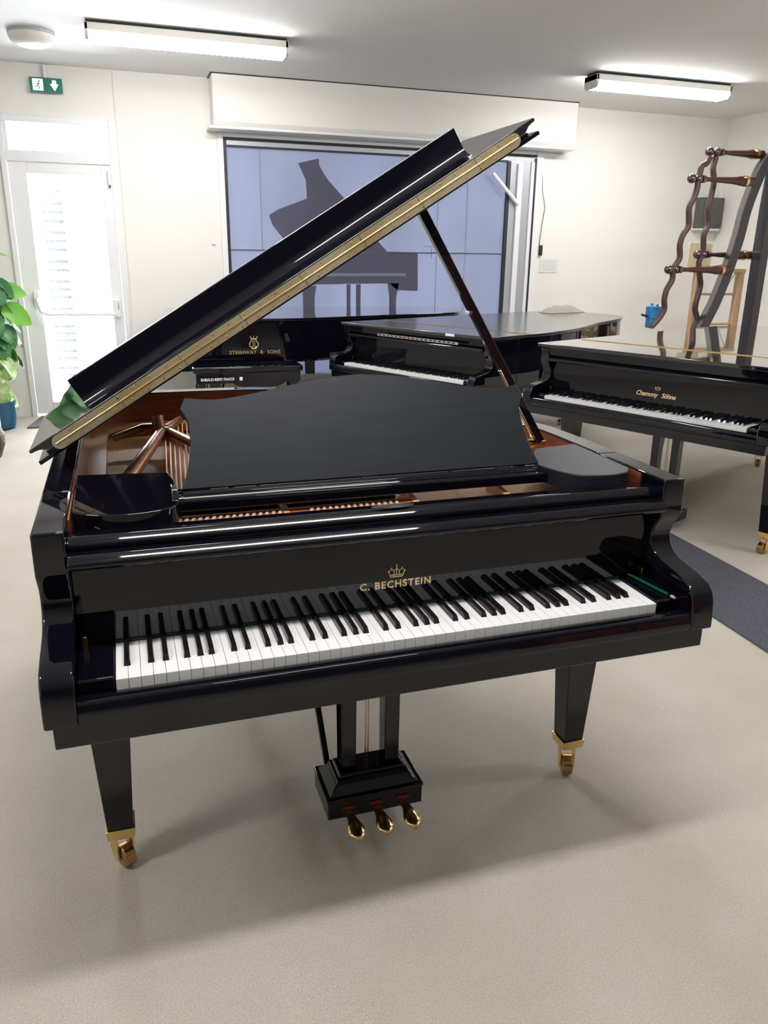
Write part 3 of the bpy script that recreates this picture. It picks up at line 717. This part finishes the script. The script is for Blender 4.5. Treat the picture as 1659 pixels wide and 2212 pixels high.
MB().lathe([(.162, -.020), (.163, -.035), (.150, -.062), (.120, -.085), (.08, -.098), (.03, -.104), (.001, -.105)], (0, 0, 0), 40).obj('shade', LAMPG, dm, smooth=math.radians(60))
ex = thing('exit_sign', 'small green exit sign with running figure and down arrow above the door', 'sign', (-.98, YW-.06, 2.88))
MB().box(-.13, .13, 0, .02, -.058, .058).obj('panel', EXITG, ex, .002)
MB().box(-.015, .015, .02, .055, -.02, .16).obj('bracket', PVC, ex)
MB().prism([(.035+.0, .010), (.050, .010), (.050, .040), (.082, .040), (.082, .010), (.100, .010), (.066, -.042), (.032, .010)], 1, -.002, 0).obj('arrow', EXITW, ex)
MB().box(-.108, -.025, -.0015, 0, -.045, .045).obj('pictogram_field', EXITW, ex)
rm = MB(); rm.ball((-.055, -.003, .026), .008, 8, 6, (1, .3, 1))
q = bars([((-.058, .016), (-.068, -.006)), ((-.068, -.006), (-.052, -.018)), ((-.052, -.018), (-.060, -.036)), ((-.068, -.006), (-.085, -.022)), ((-.060, .010), (-.044, .0)), ((-.060, .012), (-.078, .004))], -.004, -.0018, .007)
rm.add(q.v, q.f); rm.obj('running_figure', EXITG, ex)
MB().box(-.003, .003, -.003, 0, -.058, .058).obj('divider', EXITG, ex)

# ================================================================== wall odds and ends
cb = thing('wall_switch', 'small black pendant switch on a thin cable, right of the window', 'switch', (3.945, YW, 1.60))
MB().box(-.018, .018, -.03, -.001, -.055, .055).obj('switch_body', BLACKPL, cb, .004)
MB().tube([(-.02, -.012, .055), (-.005, -.012, .25), (.02, -.012, .45), (-.03, -.012, .62), (-.05, -.012, .98)], .003, 6).obj('cable', BLACKPL, cb, smooth=SM)
nb = thing('wall_notice', 'white paper notice with faint grey lines on the back wall, below the switch', 'notice', (4.07, YW, 1.44))
MB().box(-.115, .115, -.006, -.001, -.075, .075).obj('sheet', PAPER, nb)
mb = MB()
for k_ in range(6): mb.box(-.09, .09-.02*(k_ % 2), -.008, -.006, .045-.02*k_, .050-.02*k_)
mb.obj('printed_lines', INK, nb)
gb = thing('wall_box', 'grey metal cabinet box on the back wall in the right corner', 'wall box', (6.08, YW, 2.05))
MB().box(-.15, .15, -.12, -.001, -.17, .16).obj('casing', GREYBOX, gb, .006)
MB().box(-.17, .13, -.13, -.001, -.20, -.175).obj('lower_ledge', LAMPG, gb, .003)
MB().box(-.12, .12, -.126, -.12, -.14, .13).obj('lid', GREYBOX, gb, .004)
tw = MB().box(.365, .40, YW-.015, YW-.001, 1.60, 1.63); tag(tw.obj('wall_socket', PVC, None, .003), 'tiny white wall fitting left of the window frame', 'wall fitting')

# rugs
o = MB().prism([(2.40, 2.11), (2.36, 1.36), (2.66, -1.2), (2.2, -1.2), (1.835, .796), (1.86, 1.152), (1.95, 2.4), (2.42, 2.4)], 2, .001, .008).obj('carpet_runner', RUG)
bpy.data.objects.remove(o)
d1 = Vector((-.03, -1)); 
o = MB().prism([(2.392, 2.3), (2.355, 1.36), (2.26, -1.0), (1.74, -1.0), (1.835, .80), (1.90, 2.3)], 2, .001, .008).obj('carpet_runner', RUG)
tag(o, 'dark blue-grey carpet runner crossing the floor at right, between the two nearer pianos', 'rug')
o = MB().prism([(-1.42, 6.15), (-.62, 6.15), (-.62, 6.70), (-.72, 6.73), (-1.25, 6.73), (-1.34, 6.68)], 2, .001, .012).obj('door_mat', MATM)
tag(o, 'dark grey door mat on the floor in front of the glazed door', 'mat')

cbn = thing('reflection_cabinet', 'dark brown cabinet added unseen behind the camera for reflections in the lacquer', 'cabinet', (1.95, -2.4, 0))  # unseen cabinet, added to give the black lacquer something dark to reflect
MB().box(-.5, .5, -.25, .22, 0, 1.15).obj('carcass', MAHOG, cbn, .006)
for x in (-.25, .25): MB().box(x-.235, x+.235, .221, .24, .04, 1.10).obj('door', MAHOG, cbn, .005)

# ================================================================== plant at left edge
pl = thing('potted_plant', 'tall green climbing plant in a blue pot beside the door, at left edge', 'plant', (-1.66, 6.22, 0))
MB().lathe([(.11, 0), (.145, .02), (.165, .12), (.17, .24), (.175, .25), (.16, .25), (.155, .22), (.001, .22)], (0, 0, 0), 32).obj('pot', POTB, pl, smooth=SM)
MB().tube([(0, 0, .2), (.01, 0, .8), (-.01, 0, 1.35)], .045, 14).obj('moss_pole', MOSS, pl, smooth=SM)
def leaf(c, size, yaw, pitch, roll, wavy=0, asp=.8):
    P = []; n = 9
    pts = [(0, 0), (.12, .30), (.30, .46), (.52, .47), (.74, .36), (.90, .18), (1, 0)]
    M = Matrix.Translation(c) @ Matrix.Rotation(yaw, 4, 'Z') @ Matrix.Rotation(pitch, 4, 'Y') @ Matrix.Rotation(roll, 4, 'X') @ Matrix.Scale(size, 4)
    vs = []; fs = []
    for u, h in pts:
        dr = -.35*u*u
        for s in (-1, -.5, 0, .5, 1): vs.append(M @ Vector((u-.12*abs(s)*(1-u), s*h*asp, dr + .18*abs(s)*h + wavy*.05*math.sin(9*u+s*4))))
    for i in range(len(pts)-1):
        for k in range(4): fs.append((i*5+k, i*5+k+1, (i+1)*5+k+1, (i+1)*5+k))
    return vs, fs
random.seed(11)
def leafobj(c, size, yaw, pitch, roll, m, **kw):
    mb = MB(); vs, fs = leaf(c, size, yaw, pitch, roll, **kw); mb.add(vs, fs)
    n0 = len(mb.v)
    vs2 = [(v[0], v[1]+.0015, v[2]-.0015) for v in vs]
    stem0 = Vector((random.uniform(-.02, .02), 0, c[2]-.05))
    mb.tube([stem0, (stem0+Vector(c))/2+Vector((0, 0, .03)), c], .004, 6)
    o = mb.obj('leaf', m, pl, smooth=math.radians(80))
    return o
SP = [((.10, -.05, 1.47), .17, .1, -.3, .2, LEAFL), ((.02, -.04, 1.50), .19, .5, -.6, .3, LEAFL), ((.17, -.08, 1.20), .20, -.2, .1, 1.2, LEAFL), ((.18, -.05, 1.05), .24, -.1, .5, 1.1, LEAFL),
      ((.12, -.06, 1.26), .20, -.7, .4, .8, LEAFD), ((.20, -.06, .98), .16, -.1, .7, .4, LEAFD), ((.15, -.08, .90), .20, -.4, .9, .5, LEAFD), ((.10, -.10, .82), .21, -.9, .9, .3, LEAFD)]
for c, s, a, b, e, m in SP: leafobj(c, s, a, b, e, m)
for i in range(44):
    z = .40+.95*random.random(); a = random.uniform(-2.6, .5); r = random.uniform(.04, .15)
    if z < .62: m = random.choice([LEAFV, LEAFV, LEAFL, LEAFD]); s = random.uniform(.10, .15)
    else: m = random.choice([LEAFD, LEAFD, LEAFD, LEAFL]); s = random.uniform(.13, .21)
    leafobj((r*math.cos(a), r*math.sin(a), z), s, a+random.uniform(-.4, .4), random.uniform(.3, 1.25), random.uniform(-.6, .9), m, wavy=1)
for i in range(20):
    z = random.uniform(.45, 1.30); a = random.uniform(-.9, .5); r = random.uniform(.10, .20)
    m = random.choice([LEAFV, LEAFL]) if z < .65 else random.choice([LEAFD, LEAFD, LEAFL])
    leafobj((r*math.cos(a), r*math.sin(a)-.05, z), random.uniform(.13, .20), a, random.uniform(.3, 1.2), random.uniform(-.3, .9), m, wavy=1)
for i in range(12):
    a = random.uniform(-2.2, .5); leafobj((.11*math.cos(a), .11*math.sin(a), random.uniform(.30, .42)), .15, a, random.uniform(.7, 1.4), random.uniform(-.4, .4), random.choice([LEAFV, LEAFV, LEAFD]), wavy=1)
# things cut by the left edge
o = MB().lathe([(.14, 0), (.20, .03), (.235, .12), (.24, .20), (.215, .26), (.20, .26), (.22, .19), (.001, .05)], (0, 0, 0), 36).obj('wicker_basket', WICK, smooth=SM)
o.location = (-1.685, 4.98, 0); tag(o, 'dark brown round wicker basket on the floor, cut by the left edge', 'basket')
o = MB().box(-.13, .13, -.08, .08, 0, .30).obj('white_canister', LAMPG, None, .035, seg=4)
o.location = (-1.735, 5.95, 0); tag(o, 'small rounded white canister on the floor in front of the blue plant pot', 'canister')

# ================================================================== curved frame sculpture at right
fr = thing('curved_frame', 'tall dark curved frame with wavy brown rods, ball knobs and red spindles', 'frame', (4.85, 4.85, 0))
fx, fy = 4.85, 4.85
def loc(p, y): return (p[0]-fx, y-fy, p[1])
RA = [(4.434, 2.369), (4.41, 2.32), (4.362, 2.294), (4.351, 2.237), (4.343, 2.188), (4.34, 2.107), (4.321, 2.033), (4.285, 1.958), (4.293, 1.876), (4.3, 1.801), (4.253, 1.725), (4.235, 1.64), (4.25, 1.538), (4.217, 1.478), (4.191, 1.435), (4.199, 1.349), (4.153, 1.262), (4.139, 1.175), (4.152, 1.087), (4.104, 1.007), (4.039, 0.937)]
RB = [(4.66, 2.4), (4.645, 2.3), (4.673, 2.2), (4.663, 2.065), (4.648, 1.962), (4.675, 1.833), (4.64, 1.745), (4.65, 1.649), (4.655, 1.587), (4.625, 1.498), (4.648, 1.39), (4.675, 1.3), (4.663, 1.2), (4.646, 1.089), (4.686, 0.987), (4.665, 0.903), (4.637, 0.79), (4.65, .66), (4.62, .50), (4.65, .3), (4.64, .02)]
ya = lambda z: 4.75
MB().tube(catmull([loc(p, ya(p[1])) for p in RA], 4), .026, 12).obj('wavy_rod', IRONB, fr, smooth=SM)
MB().tube(catmull([loc(p, 4.95) for p in RB], 4), .026, 12).obj('wavy_rod', IRONB, fr, smooth=SM)
def spindle(xa, xb, xe, z, y):
    k = MB(); k.ball(loc((xa, z), y), .040); k.ball(loc((xb, z), y), .038); k.tube([loc((xb+.03, z), y), loc((xb+.065, z), y)], [.034, .03], 14)
    b = k.obj('ball_knob', BALL, fr, smooth=SM)
    L_ = xe-xb
    prof = [(.022, xb+.05), (.018, xb+.12), (.022, xb+.3*L_), (.030, xb+.62*L_), (.036, xb+.72*L_), (.042, xb+.76*L_), (.036, xb+.80*L_), (.040, xe)]
    MB().tube([loc((x, z), y) for r_, x in prof], [r_ for r_, x in prof], 14).obj('spindle', REDWOOD, fr, smooth=SM)
    x = xb+.83*L_
    MB().tube([loc((x, z), y), loc((x+.03, z), y)], .046, 16).obj('brass_collar', BRASS, fr, smooth=SM)
spindle(4.585, 4.665, 5.17, 2.44, 4.95)
spindle(4.596, 4.665, 5.21, 1.568, 4.95)
spindle(4.274, 4.347, 4.93, 2.19, 4.75)
spindle(4.147, 4.216, 4.80, 1.435, 4.75)
C = catmull([(5.20, 2.50), (5.055, 2.367), (4.986, 2.205), (4.937, 2.051), (4.906, 1.913), (4.882, 1.739), (4.838, 1.545), (4.783, 1.349), (4.715, 1.15), (4.64, 0.986), (4.60, 0.86), (4.60, .5), (4.60, .0)], 4)
mb = MB(); vs = []
nn = offset(C, 0.095)
for p, q in zip(C, nn):
    # two-sided beam, face turned towards the room
    vs += [loc(p, 4.80), loc(q, 4.80), loc((q[0]+.05, q[1]), 4.93), loc((p[0]+.05, p[1]), 4.93)]
fs = []
for i in range(len(C)-1):
    for k in range(4): fs.append((i*4+k, i*4+(k+1) % 4, (i+1)*4+(k+1) % 4, (i+1)*4+k))
fs += [(0, 1, 2, 3), tuple((len(C)-1)*4+k for k in (3, 2, 1, 0))]
mb.add(vs, fs).obj('curved_beam', FRAMEB, fr, .004)
mb = MB(); vs = []
for (x, z) in ((5.22, 2.55), (5.195, 1.97), (5.19, 1.53), (5.19, .98), (5.19, 0)):
    vs += [loc((x, z), 4.80), loc((x+.085, z), 4.80), loc((x+.085, z), 4.92), loc((x, z), 4.92)]
fs = []
for i in range(4):
    for k in range(4): fs.append((i*4+k, i*4+(k+1) % 4, (i+1)*4+(k+1) % 4, (i+1)*4+k))
fs += [(0, 1, 2, 3), tuple(16+k for k in (3, 2, 1, 0))]
mb.add(vs, fs).obj('upright_post', FRAMEB, fr, .004)
MB().box(-.30, .50, -.12, .16, 0, .04).obj('foot', FRAMEB, fr, .006)
MB().tube([loc((5.19, 2.5), 4.86), loc((5.30, 2.5), 4.86)], .05, 12).obj('top_joint', FRAMEB, fr, smooth=SM)
bc = thing('blue_clamp', 'small bright blue clamp with black lever at the left wavy rod end', 'clamp', (4.125, 4.87, .93))
MB().box(-.055, .065, -.04, .04, .07, .18).obj('jaw', BLUEP, bc, .006)
MB().prism([(-.05, .07), (.04, .07), (-.01, -.02), (-.05, -.01)], 1, -.035, .035).obj('body', BLUEP, bc, .006)
MB().tube([(-.12, 0, .105), (-.05, 0, .09)], .010, 10).obj('lever', BLACKPL, bc, smooth=SM)
MB().tube([(-.02, 0, .18), (-.02, 0, .205)], .012, 12).obj('knob', BLUEP, bc, smooth=SM)
MB().tube([(.04, 0, .18), (.04, 0, .195)], .010, 12).obj('knob', BLACKPL, bc, smooth=SM)
# pine stand behind
es = thing('pine_stand', 'light pine wooden stand with rungs behind the dark curved frame', 'stand', (5.30, 5.45, 0))
for x in (-.26, .26): MB().box(x-.035, x+.035, -.03, .03, 0, 1.42).obj('leg', PINE, es, .004)
MB().box(-.30, .30, -.035, .035, 1.40, 1.44).obj('top_rail', PINE, es, .004)
for z in (1.19, .89): MB().tube([(-.24, 0, z), (.24, 0, z)], .012, 8).obj('rung', PINE, es, smooth=SM)
MB().box(-.24, .24, -.02, .02, .70, .76).obj('lower_rail', PINE, es, .004)
MB().tube([(-.22, .0, .72), (.20, 0, 1.40)], .006, 6).obj('brace_wire', STEEL, es, smooth=SM)
pc = MB().box(-.14, .13, -.012, .012, 0, .24).obj('card_board', PAPERY, None, .002)
pc.location = (5.03, 5.45, 1.4405); tag(pc, 'yellowed card standing on top of the pine stand, at its left end', 'card')

# ================================================================== daylight and camera
w = bpy.data.worlds.new('world'); SC.world = w; w.use_nodes = True
nt = w.node_tree; bg = nt.nodes['Background']; bg.inputs[0].default_value = (.94, .97, 1.0, 1); bg.inputs[1].default_value = 17.0
def portal(x0, x1, z0, z1):
    l = bpy.data.lights.new('daylight_portal', 'AREA'); l.shape = 'RECTANGLE'; l.size = x1-x0; l.size_y = z1-z0
    l.cycles.is_portal = True
    o = bpy.data.objects.new('daylight_portal', l); COL.objects.link(o); o.location = ((x0+x1)/2, YW+.21, (z0+z1)/2); o.rotation_euler = (-PI/2, 0, 0)
portal(DX0, DX1, 0, DZ); portal(WX0, WX1, WZ0, WZ1)

cam = bpy.data.cameras.new('camera'); co_ = bpy.data.objects.new('camera', cam); COL.objects.link(co_)
yaw, pitch, roll = -.32050731, .31436965, .01374522
cy, sy, cp, sp = math.cos(yaw), math.sin(yaw), math.cos(pitch), math.sin(pitch)
f = Vector((-sy*cp, cy*cp, -sp)); rgt = Vector((cy, sy, 0)); upv = rgt.cross(f)
cr, sr = math.cos(roll), math.sin(roll)
R_ = rgt*cr + upv*sr; U_ = upv*cr - rgt*sr
co_.matrix_world = Matrix(((R_.x, U_.x, -f.x, -.54485), (R_.y, U_.y, -f.y, -1.41489), (R_.z, U_.z, -f.z, 1.50467), (0, 0, 0, 1)))
cam.sensor_fit = 'VERTICAL'; cam.sensor_height = 36; cam.lens = 1691.79*36/2212; cam.clip_start = .05
SC.camera = co_
SC.view_settings.view_transform = 'Standard'; SC.view_settings.look = 'None'; SC.view_settings.gamma = 1; SC.view_settings.exposure = 1.38
SC.view_settings.use_curve_mapping = False
